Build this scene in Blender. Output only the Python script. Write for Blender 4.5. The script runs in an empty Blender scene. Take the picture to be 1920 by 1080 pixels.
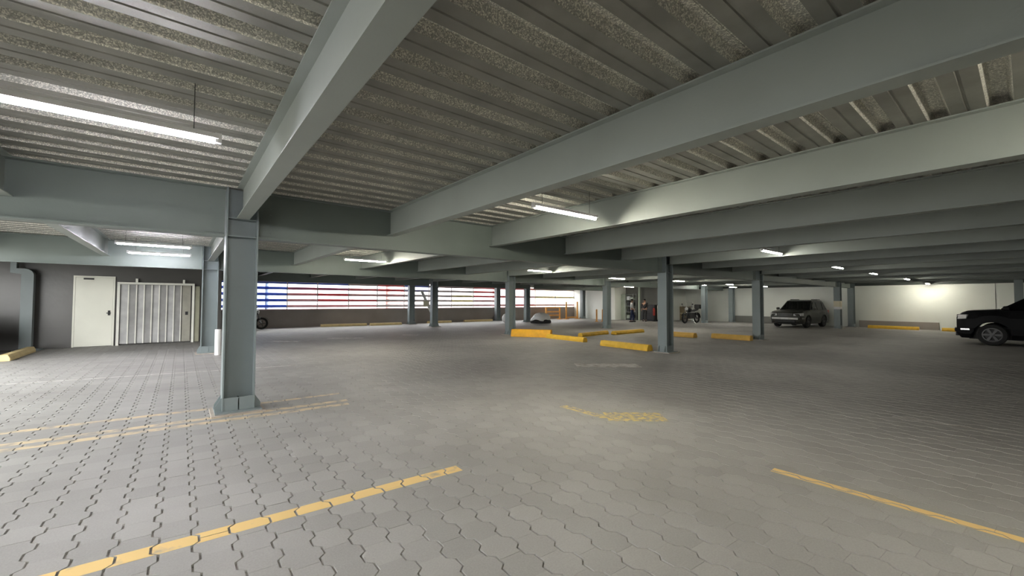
import bpy, bmesh, math, random
import numpy as np
from mathutils import Vector, Matrix, Euler
R = math.radians
random.seed(7); RNG = np.random.default_rng(7)
scene = bpy.context.scene
COL = scene.collection
# ------------------------------------------------------------------ camera (world X runs with the girders, Y with the beams)
F_PX = 775.1
dA = Vector((0.78102269, 0.02254498, 0.62409557)); dB = Vector((-0.62449125, 0.02215937, 0.78071739)); dZ = Vector((0.0037717, -0.99950022, 0.03138611))
cam_d = bpy.data.cameras.new('camera'); cam = bpy.data.objects.new('camera', cam_d); COL.objects.link(cam)
cam_d.sensor_width = 36; cam_d.lens = 36 * F_PX / 1920; cam_d.clip_start = .05; cam_d.clip_end = 300
m = Matrix(((dA.x, -dA.y, -dA.z), (dB.x, -dB.y, -dB.z), (dZ.x, -dZ.y, -dZ.z))).to_4x4()
m.translation = Vector((0, 0, 1.55)); cam.matrix_world = m
scene.camera = cam
# ------------------------------------------------------------------ daylight and exposure
vs = scene.view_settings
vs.view_transform = 'Standard'; vs.look = 'None'; vs.gamma = 1; vs.use_curve_mapping = False; vs.exposure = 0.15
SKY = 11.0
LAMP = 240.0
w = bpy.data.worlds.new('overcast'); scene.world = w; w.use_nodes = True
nt = w.node_tree; nt.nodes.clear()
out = nt.nodes.new('ShaderNodeOutputWorld'); bg = nt.nodes.new('ShaderNodeBackground'); bg.inputs['Strength'].default_value = SKY
tc = nt.nodes.new('ShaderNodeTexCoord'); sp = nt.nodes.new('ShaderNodeSeparateXYZ'); rp = nt.nodes.new('ShaderNodeValToRGB')
rp.color_ramp.elements[0].position = .0; rp.color_ramp.elements[0].color = (.86, .86, .84, 1)
rp.color_ramp.elements[1].position = .6; rp.color_ramp.elements[1].color = (.95, .97, .97, 1)
nt.links.new(tc.outputs['Generated'], sp.inputs[0]); nt.links.new(sp.outputs[2], rp.inputs[0]); nt.links.new(rp.outputs[0], bg.inputs[0]); nt.links.new(bg.outputs[0], out.inputs[0])

# ------------------------------------------------------------------ materials
MATS = {}
def mat(name, col, rough=.6, metal=0., noise=None, bump=None, spec=.5, emit=None, vary=0.12, coat=0, scale2=None):
    """procedural principled material: colour broken by world/object noise, optional bump"""
    if name in MATS: return MATS[name]
    M = bpy.data.materials.new(name); M.use_nodes = True; t = M.node_tree; b = t.nodes['Principled BSDF']
    b.inputs['Roughness'].default_value = rough; b.inputs['Metallic'].default_value = metal
    b.inputs['Specular IOR Level'].default_value = spec
    if coat: b.inputs['Coat Weight'].default_value = coat
    if noise:
        g = t.nodes.new('ShaderNodeNewGeometry'); n = t.nodes.new('ShaderNodeTexNoise'); n.inputs['Scale'].default_value = noise; n.inputs['Detail'].default_value = 5
        t.links.new(g.outputs['Position'], n.inputs['Vector'])
        r = t.nodes.new('ShaderNodeValToRGB'); r.color_ramp.elements[0].position = .3; r.color_ramp.elements[1].position = .7
        r.color_ramp.elements[0].color = (*[c * (1 - vary) for c in col], 1); r.color_ramp.elements[1].color = (*[min(1, c * (1 + vary)) for c in col], 1)
        t.links.new(n.outputs['Fac'], r.inputs[0]); t.links.new(r.outputs[0], b.inputs['Base Color'])
        if bump:
            n2 = t.nodes.new('ShaderNodeTexNoise'); n2.inputs['Scale'].default_value = bump[0]; n2.inputs['Detail'].default_value = 4
            t.links.new(g.outputs['Position'], n2.inputs['Vector'])
            bm_ = t.nodes.new('ShaderNodeBump'); bm_.inputs['Strength'].default_value = bump[1]; bm_.inputs['Distance'].default_value = .01
            t.links.new(n2.outputs['Fac'], bm_.inputs['Height']); t.links.new(bm_.outputs[0], b.inputs['Normal'])
    else:
        b.inputs['Base Color'].default_value = (*col, 1)
    if emit:
        b.inputs['Emission Color'].default_value = (*col, 1); b.inputs['Emission Strength'].default_value = emit
    MATS[name] = M; return M
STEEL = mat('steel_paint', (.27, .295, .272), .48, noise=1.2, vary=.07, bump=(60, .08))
GIRDER_SHADED = mat('girder_paint_shaded', (.17, .20, .186), .5, noise=1.2, vary=.07, bump=(60, .08))  # beam paint darkened: the shade on the girder faces put into colour
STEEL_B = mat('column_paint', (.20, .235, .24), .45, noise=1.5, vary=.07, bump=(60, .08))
DARKWALL = mat('dark_wall_paint', (.085, .082, .078), .3, noise=.8, vary=.15, bump=(8, .25))
WHITEWALL = mat('white_wall_paint', (.74, .76, .71), .7, noise=.5, vary=.05, bump=(12, .15))
PARAPET = mat('parapet_paint', (.28, .25, .23), .7, noise=.7, vary=.14, bump=(20, .15))
GREYWALL = mat('grey_wall_paint', (.17, .17, .155), .7, noise=.8, vary=.12)
SAND = mat('joint_sand', (.27, .25, .22), .95, noise=6, vary=.3)
CONC = mat('footing_concrete', (.40, .35, .30), .85, noise=9, vary=.15, bump=(50, .3))
DOORW = mat('door_enamel', (.82, .82, .72), .4, noise=.9, vary=.05)
GATEW = mat('gate_enamel', (.8, .8, .73), .45, noise=3, vary=.08)
GATEPANEL = mat('gate_sheet', (.36, .36, .355), .45, noise=3, vary=.18)
YELLOW = mat('kerb_yellow', (.72, .44, .04), .6, noise=5, vary=.12)
YELLOWP = mat('kerb_pale_yellow', (.66, .52, .26), .7, noise=5, vary=.1)
ORANGE = mat('barrier_orange', (.75, .36, .08), .5, noise=4, vary=.08)
BLACKCAR = mat('black_car_paint', (.003, .003, .004), .45, noise=2, vary=.05, spec=.12)
SILVERCAR = mat('dark_silver_car_paint', (.05, .05, .045), .3, metal=.4, noise=2, vary=.05, coat=.3)
GLASS = mat('car_glass', (.004, .005, .005), .06, noise=2, vary=.1)
RUBBER = mat('tyre_rubber', (.012, .012, .012), .85, noise=20, vary=.2)
CHROME = mat('chrome', (.6, .6, .6), .2, metal=1, noise=5, vary=.05)
RIM_B = mat('brushed_trim', (.6, .6, .58), .35, metal=.4, noise=5, vary=.05)
RIM = mat('rim_alloy', (.09, .09, .09), .45, metal=.6, noise=5, vary=.05)
PLASTIC = mat('black_plastic', (.015, .015, .015), .55, noise=8, vary=.2)
LAMPGLASS = mat('headlamp_glass', (.55, .55, .55), .12, noise=9, vary=.2)
HOUSING = mat('lamp_housing', (.7, .7, .7), .4, noise=4, vary=.03)
SKIN = mat('skin', (.36, .2, .13), .6, noise=8, vary=.05)
HAIR = mat('hair', (.012, .01, .009), .7, noise=20, vary=.2)
SHIRT = mat('white_shirt', (.5, .5, .5), .85, noise=8, vary=.08)
NAVY = mat('navy_trousers', (.02, .03, .08), .85, noise=8, vary=.15)
DARKCLOTH = mat('dark_cloth', (.02, .02, .022), .85, noise=8, vary=.2)
WHITEPL = mat('white_plastic', (.7, .7, .7), .5, noise=3, vary=.05)
RED = mat('red_enamel', (.42, .03, .02), .4, noise=4, vary=.1)
TAN = mat('tan_board', (.30, .24, .15), .7, noise=4, vary=.12)
CREAM = mat('cream_board', (.6, .56, .42), .7, noise=3, vary=.08)
GREENP = mat('pale_green_panel', (.36, .41, .34), .5, noise=3, vary=.1)
LEDC = mat('led_cool', (.93, .91, 1.0), .5, emit=LAMP * .6)
LEDW = mat('led_warm', (1.0, .95, .80), .5, emit=LAMP)
LEDF = mat('led_far', (1.0, .97, .86), .5, emit=LAMP * .36)
SLATC = {k: mat('slat_' + k, c, .5, noise=3, vary=.06) for k, c in dict(blue=(.12, .22, .8), red=(.8, .18, .2), pink=(.8, .5, .53), grey=(.58, .52, .52), ochre=(.8, .7, .35), dark=(.12, .1, .11)).items()}
FACADE = mat('white_render', (.9, .87, .88), .8, noise=.4, vary=.04)
FACADER = mat('red_render', (.9, .6, .57), .8, noise=.4, vary=.06)
FACADEY = mat('cream_render', (.9, .84, .6), .8, noise=.4, vary=.04)
FACADEB = mat('blue_render', (.5, .66, .95), .8, noise=.4, vary=.06)
YARD_BOUNCE = mat('yard_bounce_concrete', (.50, .48, .44), .9, noise=2, vary=.12)  # pale unseen ground, bounces daylight up under the roof
ASPHALT = mat('asphalt', (.25, .24, .23), .9, noise=3, vary=.2)

# paver concrete: per-piece tint attribute, grain, broad stains
def paver_mat():
    M = bpy.data.materials.new('paver_concrete'); M.use_nodes = True; t = M.node_tree; b = t.nodes['Principled BSDF']
    b.inputs['Roughness'].default_value = .62; b.inputs['Specular IOR Level'].default_value = .35
    at = t.nodes.new('ShaderNodeAttribute'); at.attribute_name = 'tint'
    g = t.nodes.new('ShaderNodeNewGeometry')
    n1 = t.nodes.new('ShaderNodeTexNoise'); n1.inputs['Scale'].default_value = .45; n1.inputs['Detail'].default_value = 4
    n2 = t.nodes.new('ShaderNodeTexNoise'); n2.inputs['Scale'].default_value = 90; n2.inputs['Detail'].default_value = 3
    for n in (n1, n2): t.links.new(g.outputs['Position'], n.inputs['Vector'])
    r1 = t.nodes.new('ShaderNodeValToRGB'); e = r1.color_ramp.elements
    e[0].position = .3; e[0].color = (.285, .274, .260, 1); e[1].position = .7; e[1].color = (.375, .367, .350, 1)
    t.links.new(n1.outputs['Fac'], r1.inputs[0])
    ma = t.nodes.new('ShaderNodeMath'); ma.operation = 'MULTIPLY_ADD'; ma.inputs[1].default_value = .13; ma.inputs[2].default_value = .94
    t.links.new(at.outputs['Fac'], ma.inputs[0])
    mb = t.nodes.new('ShaderNodeMath'); mb.operation = 'MULTIPLY_ADD'; mb.inputs[1].default_value = .3; mb.inputs[2].default_value = .85
    t.links.new(n2.outputs['Fac'], mb.inputs[0])
    mc = t.nodes.new('ShaderNodeMath'); mc.operation = 'MULTIPLY'; t.links.new(ma.outputs[0], mc.inputs[0]); t.links.new(mb.outputs[0], mc.inputs[1])
    mx = t.nodes.new('ShaderNodeVectorMath'); mx.operation = 'SCALE'; t.links.new(r1.outputs[0], mx.inputs[0]); t.links.new(mc.outputs[0], mx.inputs['Scale'])
    t.links.new(mx.outputs[0], b.inputs['Base Color'])
    bu = t.nodes.new('ShaderNodeBump'); bu.inputs['Strength'].default_value = .25; bu.inputs['Distance'].default_value = .004
    t.links.new(n2.outputs['Fac'], bu.inputs['Height']); t.links.new(bu.outputs[0], b.inputs['Normal'])
    return M
PAVER = paver_mat()

def deck_mat():
    M = bpy.data.materials.new('galvanised_deck'); M.use_nodes = True; t = M.node_tree; b = t.nodes['Principled BSDF']
    b.inputs['Metallic'].default_value = .35; b.inputs['Roughness'].default_value = .55
    g = t.nodes.new('ShaderNodeNewGeometry'); mp = t.nodes.new('ShaderNodeMapping'); mp.inputs['Scale'].default_value = (1, .8, 1)
    v = t.nodes.new('ShaderNodeTexVoronoi'); v.inputs['Scale'].default_value = 150; v.inputs['Randomness'].default_value = 1
    n = t.nodes.new('ShaderNodeTexNoise'); n.inputs['Scale'].default_value = 1.3; n.inputs['Detail'].default_value = 3
    t.links.new(g.outputs['Position'], mp.inputs[0]); t.links.new(mp.outputs[0], v.inputs['Vector']); t.links.new(g.outputs['Position'], n.inputs['Vector'])
    sp = t.nodes.new('ShaderNodeSeparateColor'); t.links.new(v.outputs['Color'], sp.inputs[0])
    r = t.nodes.new('ShaderNodeValToRGB'); e = r.color_ramp.elements
    e[0].position = .1; e[0].color = (.34, .335, .30, 1); e[1].position = .95; e[1].color = (.85, .83, .74, 1)
    m2 = e.new(.6); m2.color = (.52, .51, .46, 1)
    t.links.new(sp.outputs[0], r.inputs[0])
    ma = t.nodes.new('ShaderNodeMath'); ma.operation = 'MULTIPLY_ADD'; ma.inputs[1].default_value = .8; ma.inputs[2].default_value = .6
    t.links.new(n.outputs['Fac'], ma.inputs[0])
    mx = t.nodes.new('ShaderNodeVectorMath'); mx.operation = 'SCALE'; t.links.new(r.outputs[0], mx.inputs[0]); t.links.new(ma.outputs[0], mx.inputs['Scale'])
    t.links.new(mx.outputs[0], b.inputs['Base Color'])
    bu = t.nodes.new('ShaderNodeBump'); bu.inputs['Strength'].default_value = .3; bu.inputs['Distance'].default_value = .003
    t.links.new(sp.outputs[1], bu.inputs['Height']); t.links.new(bu.outputs[0], b.inputs['Normal'])
    return M
DECK = deck_mat()
DECKPAN_SHADED = mat('galvanised_pan_shaded', (.24, .235, .21), .5, metal=.4, noise=3, vary=.2, bump=(70, .12))  # smooth pans of the same sheet, their dimmer light put into a darker colour

def paint_mat(name, col, wear, scale=7):
    M = bpy.data.materials.new(name); M.use_nodes = True; t = M.node_tree; b = t.nodes['Principled BSDF']
    b.inputs['Roughness'].default_value = .6
    g = t.nodes.new('ShaderNodeNewGeometry'); n = t.nodes.new('ShaderNodeTexNoise'); n.inputs['Scale'].default_value = scale; n.inputs['Detail'].default_value = 6
    t.links.new(g.outputs['Position'], n.inputs['Vector'])
    r = t.nodes.new('ShaderNodeValToRGB'); e = r.color_ramp.elements
    e[0].position = max(0, wear - .1); e[0].color = (.33, .30, .26, 1); e[1].position = wear + .1; e[1].color = (*col, 1)
    t.links.new(n.outputs['Fac'], r.inputs[0]); t.links.new(r.outputs[0], b.inputs['Base Color'])
    return M
PAINT_Y = paint_mat('yellow_road_paint', (.78, .55, .22), .30)
PAINT_YW = paint_mat('worn_yellow_road_paint', (.66, .52, .18), .50, 14)
PAINT_YF = paint_mat('faded_yellow_road_paint', (.62, .50, .32), .45)
PAINT_W = paint_mat('worn_white_road_paint', (.62, .61, .58), .46, 5)

# ------------------------------------------------------------------ helpers
def tag(o, label=None, cat=None, group=None, kind=None):
    if label: o['label'] = label
    if cat: o['category'] = cat
    if group: o['group'] = group
    if kind: o['kind'] = kind
    return o
def empty(name, loc=(0, 0, 0), rz=0):
    o = bpy.data.objects.new(name, None); COL.objects.link(o); o.location = loc; o.rotation_euler = (0, 0, rz); o.empty_display_size = .2
    return o
class MB:
    def __init__(s): s.v = []; s.f = []
    def add(s, vs_, fs_):
        k = len(s.v); s.v += [tuple(p) for p in vs_]; s.f += [tuple(i + k for i in f) for f in fs_]; return s
    def box(s, x0, x1, y0, y1, z0, z1, M=None):
        v = [Vector(p) for p in ((x0, y0, z0), (x1, y0, z0), (x1, y1, z0), (x0, y1, z0), (x0, y0, z1), (x1, y0, z1), (x1, y1, z1), (x0, y1, z1))]
        if M: v = [M @ p for p in v]
        return s.add(v, [(0, 3, 2, 1), (4, 5, 6, 7), (0, 1, 5, 4), (1, 2, 6, 5), (2, 3, 7, 6), (3, 0, 4, 7)])
    def tube(s, p0, p1, r0, r1=None, n=10, caps=True):
        r1 = r0 if r1 is None else r1; p0 = Vector(p0); p1 = Vector(p1); d = (p1 - p0).normalized()
        a = d.orthogonal().normalized(); b = d.cross(a)
        v = [p + (a * math.cos(2 * math.pi * i / n) + b * math.sin(2 * math.pi * i / n)) * r for p, r in ((p0, r0), (p1, r1)) for i in range(n)]
        f = [(i, (i + 1) % n, n + (i + 1) % n, n + i) for i in range(n)]
        if caps: f += [tuple(range(n - 1, -1, -1)), tuple(range(n, 2 * n))]
        return s.add(v, f)
    def lathe(s, prof, c=(0, 0, 0), axis='z', n=20):
        v = []
        for r, h in prof:
            for i in range(n):
                a = 2 * math.pi * i / n; x, y = r * math.cos(a), r * math.sin(a)
                p = (x, y, h) if axis == 'z' else (x, h, y)
                v.append((p[0] + c[0], p[1] + c[1], p[2] + c[2]))
        f = []
        for j in range(len(prof) - 1):
            for i in range(n):
                q = (j * n + i, j * n + (i + 1) % n, (j + 1) * n + (i + 1) % n, (j + 1) * n + i)
                f.append(q if axis == 'z' else q[::-1])
        return s.add(v, f)
    def prism(s, poly, axis, a0, a1):
        """extrude a 2D polygon along an axis ('x': poly in y,z; 'y': poly in x,z; 'z': poly in x,y)"""
        n = len(poly)
        def P(p, a): return {'x': (a, p[0], p[1]), 'y': (p[0], a, p[1]), 'z': (p[0], p[1], a)}[axis]
        v = [P(p, a0) for p in poly] + [P(p, a1) for p in poly]
        f = [(i, (i + 1) % n, n + (i + 1) % n, n + i) for i in range(n)] + [tuple(range(n - 1, -1, -1)), tuple(range(n, 2 * n))]
        return s.add(v, f)
    def loft(s, rings, closed=True, caps=True):
        n = len(rings[0]); v = [p for r in rings for p in r]; f = []
        for j in range(len(rings) - 1):
            for i in range(n if closed else n - 1):
                f.append((j * n + i, j * n + (i + 1) % n, (j + 1) * n + (i + 1) % n, (j + 1) * n + i))
        if caps: f += [tuple(range(n - 1, -1, -1)), tuple(range((len(rings) - 1) * n, len(rings) * n))]
        return s.add(v, f)
    def sphere(s, c, r, sc=(1, 1, 1), n=12, m_=8):
        prof = []
        v = []; f = []
        for j in range(m_ + 1):
            t = math.pi * j / m_
            for i in range(n):
                a = 2 * math.pi * i / n
                v.append((c[0] + r * sc[0] * math.sin(t) * math.cos(a), c[1] + r * sc[1] * math.sin(t) * math.sin(a), c[2] + r * sc[2] * math.cos(t)))
        for j in range(m_):
            for i in range(n): f.append((j * n + i, (j + 1) * n + i, (j + 1) * n + (i + 1) % n, j * n + (i + 1) % n))
        return s.add(v, f)
    def build(s, name, mat_, parent=None, smooth=False, bevel=0, loc=None):
        me = bpy.data.meshes.new(name); me.from_pydata(s.v, [], s.f); me.materials.append(mat_)
        bm = bmesh.new(); bm.from_mesh(me); bmesh.ops.recalc_face_normals(bm, faces=bm.faces)
        if bevel: bmesh.ops.bevel(bm, geom=bm.edges, offset=bevel, segments=1, affect='EDGES', clamp_overlap=True)
        bm.to_mesh(me); bm.free()
        if smooth: me.shade_smooth()
        o = bpy.data.objects.new(name, me); COL.objects.link(o)
        if parent: o.parent = parent
        if loc: o.location = loc
        return o
def ipoly(h, wd, tf, tw, c=0, z0=0):
    """I section: flanges top and bottom, height h from z0, centred on c"""
    a, b = wd / 2, tw / 2
    return [(c - a, z0), (c + a, z0), (c + a, z0 + tf), (c + b, z0 + tf), (c + b, z0 + h - tf), (c + a, z0 + h - tf), (c + a, z0 + h), (c - a, z0 + h), (c - a, z0 + h - tf), (c - b, z0 + h - tf), (c - b, z0 + tf), (c - a, z0 + tf)]
def copy_tree(o, parent=None):
    c = o.copy(); COL.objects.link(c); c.parent = parent
    for ch in o.children: copy_tree(ch, c)
    return c
def wall(name, x0, x1, y0, y1, z0, z1, m_, parent=None):
    o = MB().box(x0, x1, y0, y1, z0, z1).build(name, m_, parent)
    if not parent: o['kind'] = 'structure'
    return o
ORD = ['first', 'second', 'third', 'fourth', 'fifth', 'sixth', 'seventh', 'eighth', 'ninth', 'tenth', 'eleventh', 'twelfth', 'thirteenth', 'fourteenth', 'fifteenth']

# ------------------------------------------------------------------ floor: wavy interlocking pavers
XW, XE, YS, YN = -9.0, 33.4, -6.5, 26.4
floor = MB().box(XW - 1, XE + .3, YS - 3, YN + .3, -.25, -.018).build('floor', SAND); floor['kind'] = 'structure'
PX, PY, AMP, SH = .2, .236, .038, -.065
GX, GY = .0040, .0007
def prof(dx, dz):
    """one paver outline; dx = inward inset"""
    a = AMP; L = [(a, 0), (a, .041), (0, .077), (0, .159), (a, .195), (a, PY)]
    Rr = [(PX, PY), (PX, .195), (PX + a, .159), (PX + a, .077), (PX, .041), (PX, 0)]
    gy = GY; gx = GX + dx
    pts = []
    for (x, y) in L:
        yy = gy if y == 0 else (PY - gy if y == PY else y)
        pts.append((x + gx, yy))
    for (x, y) in Rr:
        yy = gy if y == 0 else (PY - gy if y == PY else y)
        pts.append((x - gx, yy))
    return [(x, y + SH * x, dz) for x, y in pts][::-1]
TOP = np.array(prof(.003, 0)); BOT = np.array(prof(0, -.02))
nT = len(TOP)
X0P, Y0P = -.113, 3.1 - .04
cols = range(int((XW - .6 - X0P) / PX), int((XE - X0P) / PX) + 1)
P = []
for i in cols:
    x = X0P + i * PX
    ph = (-.118 * i) % PY
    yb = Y0P + ph + SH * x
    j0 = int((YS - .2 - yb) / PY); j1 = int((YN - yb) / PY)
    for j in range(j0, j1 + 1): P.append((x, yb + j * PY))
P = np.array(P)
P = P[(P[:, 0] > XW - .1) & (P[:, 0] < XE - .25) & (P[:, 1] > YS - .1) & (P[:, 1] < YN - .22)]
Pz = RNG.uniform(-.0022, .0, len(P)); Pt = RNG.uniform(0, 1, len(P))
# apparent size from the camera decides which 300 are single pieces
cx = P[:, 0] + .1; cy = P[:, 1] + .1
Rm = np.array([[*dA], [*dB], [*dZ]])
cc = np.stack([cx, cy, np.full(len(P), -1.55)], 1) @ Rm
px = 960 + F_PX * cc[:, 0] / cc[:, 2]; py = 540 + F_PX * cc[:, 1] / cc[:, 2]
vis = (cc[:, 2] > .3) & (px > -20) & (px < 1945) & (py < 1095)
d = np.hypot(cx, cy); order = np.argsort(np.where(vis, d, 1e9))[:300]; single = np.zeros(len(P), bool); single[order] = True
variants = []
nq = [(i, (i + 1) % nT, nT + (i + 1) % nT, nT + i) for i in range(nT)]
for k in range(14):
    me = bpy.data.meshes.new('paver'); v = np.vstack([BOT, TOP])
    me.from_pydata(v.tolist(), [], [tuple(q[::1]) for q in nq] + [tuple(range(nT, 2 * nT))])
    at = me.attributes.new('tint', 'FLOAT', 'FACE'); at.data.foreach_set('value', [k / 13 if len(p.vertices) > 4 else 2.6 for p in me.polygons])  # side tint paints in worn lips and the light they catch
    me.materials.append(PAVER); bm = bmesh.new(); bm.from_mesh(me); bmesh.ops.recalc_face_normals(bm, faces=bm.faces)
    for f_ in bm.faces:
        if len(f_.verts) > 6 and f_.normal.z < 0: bmesh.ops.reverse_faces(bm, faces=bm.faces[:]); break
    bm.to_mesh(me); bm.free()
    variants.append(me)
for i in order:
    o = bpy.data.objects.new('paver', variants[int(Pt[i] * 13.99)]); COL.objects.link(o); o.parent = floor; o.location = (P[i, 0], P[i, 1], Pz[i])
def field(idx, full):
    n = len(idx); base = np.zeros((n, 1, 3)); base[:, 0, :2] = P[idx]; base[:, 0, 2] = Pz[idx]
    if full: V = np.vstack([BOT, TOP])[None] + base; per = 2 * nT
    else: V = TOP[None] + base; per = nT
    faces = []; tint = []
    tmpl = ([tuple(q) for q in nq] if full else []) + [tuple(range(per - nT, per))]
    for k in range(n):
        b0 = k * per
        for q in tmpl: faces.append(tuple(a + b0 for a in q)); tint.append(Pt[idx[k]] if len(q) > 4 else 2.6)  # sides carry the same painted-in edge light and wear
    me = bpy.data.meshes.new('paver_field'); me.from_pydata(V.reshape(-1, 3).tolist(), [], faces)
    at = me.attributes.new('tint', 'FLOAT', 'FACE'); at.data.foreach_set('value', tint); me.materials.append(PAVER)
    o = bpy.data.objects.new('paver_field', me); COL.objects.link(o); o.parent = floor; o['kind'] = 'stuff'
    if me.polygons[len(tmpl) - 1].normal.z < 0: me.flip_normals()
rest = np.where(~single)[0]
near = rest[(d[rest] < 17)]; far_ = rest[(d[rest] >= 17)]
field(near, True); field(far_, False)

# painted lines lie on the paver tops (clipped to each piece)
def clip(poly, n, c):
    o_ = []
    for i in range(len(poly)):
        a, b = poly[i], poly[(i + 1) % len(poly)]
        da = a[0] * n[0] + a[1] * n[1] - c; db = b[0] * n[0] + b[1] * n[1] - c
        if da <= 0: o_.append(a)
        if (da < 0 < db) or (db < 0 < da):
            t = da / (da - db); o_.append((a[0] + (b[0] - a[0]) * t, a[1] + (b[1] - a[1]) * t))
    return o_
def paint(name, segs, m_, label, group=None, cat='floor marking'):
    """segs: list of (x0,y0,x1,y1,width)"""
    b = MB()
    for (x0, y0, x1, y1, wd) in segs:
        dx, dy = x1 - x0, y1 - y0; L = math.hypot(dx, dy); dx /= L; dy /= L; nx, ny = -dy, dx
        s_ = (P[:, 0] + .12 - x0) * dx + (P[:, 1] + .12 - y0) * dy; t_ = (P[:, 0] + .12 - x0) * nx + (P[:, 1] + .12 - y0) * ny
        for i in np.where((s_ > -.25) & (s_ < L + .25) & (np.abs(t_) < wd / 2 + .25))[0]:
            poly = [(P[i, 0] + q[0], P[i, 1] + q[1]) for q in TOP]
            for n, c in (((nx, ny), nx * x0 + ny * y0 + wd / 2), ((-nx, -ny), -(nx * x0 + ny * y0) + wd / 2), ((dx, dy), dx * x0 + dy * y0 + L), ((-dx, -dy), -(dx * x0 + dy * y0))):
                poly = clip(poly, n, c)
                if len(poly) < 3: break
            if len(poly) >= 3:
                z = Pz[i] + .0009; b.add([(q[0], q[1], z) for q in poly], [tuple(range(len(poly)))])
    o = b.build(name, m_)
    for p in o.data.polygons:
        if p.normal.z < 0: p.flip()
    tag(o, label, cat, group); return o
paint('painted_line', [(-3.0, 3.52, 2.05, 3.34, .135)], PAINT_Y, 'bright yellow line painted across the grey pavers in the left foreground')
paint('painted_line', [(-5.0, 7.65, .33, 7.33, .12)], PAINT_YF, 'thin faded yellow floor line ending at the left of the near column')
paint('painted_line', [(.97, 7.25, 2.1, 7.22, .10)], PAINT_YF, 'short faded yellow floor line starting at the right of the near column')
paint('painted_line', [(-5.0, 7.0, 2.05, 6.66, .13)], PAINT_YF, 'farther line of the close faded yellow pair passing in front of the near column')
paint('painted_line', [(-5.0, 6.76, 2.0, 6.43, .13)], PAINT_YF, 'nearer line of the close faded yellow pair passing in front of the near column')
paint('painted_line', [(4.31, 1.52, 4.36, -1.8, .105)], PAINT_Y, 'thin yellow floor line running out of the right edge of the photo')
paint('painted_line', [(4.45, 4.35, 4.46, 3.55, .15), (4.5, 3.6, 5.1, 3.1, .42)], PAINT_YW, 'hook-shaped patch of worn yellow paint in the middle of the floor')
paint('painted_line', [(7.5, 6.9, 8.7, 5.95, .55)], PAINT_W, 'worn white patch painted on the floor in front of the yellow wheel stops')
paint('painted_line', [(7.6, 1.2, 7.85, -1.5, .06)], PAINT_W, 'thin worn white floor line at the right edge, beyond the yellow one')
paint('painted_line', [(2.7, 17.75, 3.5, 17.2, .32)], PAINT_W, 'small white floor patch nearest the near column, before the slatted opening')
paint('painted_line', [(4.7, 17.9, 5.9, 17.2, .32)], PAINT_W, 'larger middle white floor patch before the slatted opening')
paint('painted_line', [(7.8, 17.7, 8.4, 17.25, .3)], PAINT_W, 'rightmost white floor patch before the slatted opening')
paint('painted_line', [(-3, 11.75, 2.2, 10.95, .07)], PAINT_W, 'faint pale floor line behind the near column')

# ------------------------------------------------------------------ ceiling: ribbed steel deck panels
ZD = 3.11
XO, YO = -4.9, 14.75   # roof ends at XO south of YO: unseen open yard added to admit daylight
ceiling = MB().box(XW - .2, XE + .2, YO, YN + .2, 3.24, 3.42).box(XO, XE + .2, YS, YO - .001, 3.24, 3.42).build('ceiling', CONC); ceiling['kind'] = 'structure'
PITCH = .335; prof_d = []
y0 = 2.62 - PITCH * 28 - PITCH / 2
def flutes(ya, n):
    pts = []
    for k in range(n):
        c = ya + PITCH * (k + .5)
        pts += [(c - .128, ZD + .072), (c - .098, ZD), (c - .012, ZD), (c - .006, ZD + .008), (c + .006, ZD + .008), (c + .012, ZD), (c + .098, ZD), (c + .128, ZD + .072)]
    return [(ya - .012, ZD + .068)] + pts + [(ya + n * PITCH, ZD + .072)]
k = 0
while y0 + k * 3 * PITCH < YN + .1:
    ya = y0 + k * 3 * PITCH; pts = flutes(ya, 3); b = MB()
    up = [(p[0], p[1] + .004) for p in pts][::-1]
    b.prism(pts + up, 'x', XW if ya > YO - .2 else XO, XE + .1)
    # prism ngon caps are fine: thin sheet
    o = b.build('deck_panel', DECK, ceiling); o.data.materials.append(DECKPAN_SHADED)
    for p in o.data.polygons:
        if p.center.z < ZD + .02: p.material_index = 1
    k += 1

# ------------------------------------------------------------------ beams and girders
XB = [-8.3, -6.0, -3.75, -1.55, .65, 2.85, 5.05, 7.25, 9.45, 11.65, 13.95, 16.25, 18.6, 20.9, 23.2, 25.45, 27.7, 30.0, 31.55]
bays = [(-6.4, 7.0, 'front bay over the camera'), (7.0, 15.0, 'middle bay behind the near column'), (15.0, 22.5, 'back bay beyond the second column row'), (22.5, 26.15, 'last bay before the slatted opening')]
def side(i):
    n = i - 4
    if n == 0: return 'meeting the near column line'
    if n < 0: return '%s to the left of the near column' % ORD[-n - 1]
    return '%s to the right of the near column' % ORD[n - 1]
for bi, (ya, yb, bn) in enumerate(bays):
    for i, x in enumerate(XB):
        if (bi == 3 and x < 1) or (bi < 2 and x < XO): continue
        if bi == 2 and x < 1: yb_ = 19.2
        else: yb_ = yb
        e0 = ya + (.012 if bi else 0); e1 = yb_ - .012
        if x in (.65, 11.65, 18.6, 30.0):
            if bi: e0 = ya + .16
            if bi < 2 or (bi == 2 and x > 1): e1 = yb_ - .16
        t = empty('ceiling_beam', (x, (ya + yb_) / 2, 2.68))
        tag(t, 'grey-green steel ceiling beam, %s, %s' % (side(i), bn), 'beam', 'steel beams under the ribbed ceiling')
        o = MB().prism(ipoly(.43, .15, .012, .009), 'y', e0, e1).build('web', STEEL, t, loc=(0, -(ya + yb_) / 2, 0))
        o.name = 'beam_section'
        s_ = MB()
        yy = e1 - .45
        s_.box(-.07, .07, yy, yy + .01, .012, .418)
        if bi == 1 and i < 4: s_.build('stiffener', STEEL, t, loc=(0, -(ya + yb_) / 2, 0))
spans = [(XO, .65), (.65, 11.65), (11.65, 18.6), (18.6, 30.0), (30.0, 33.2)]
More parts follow.
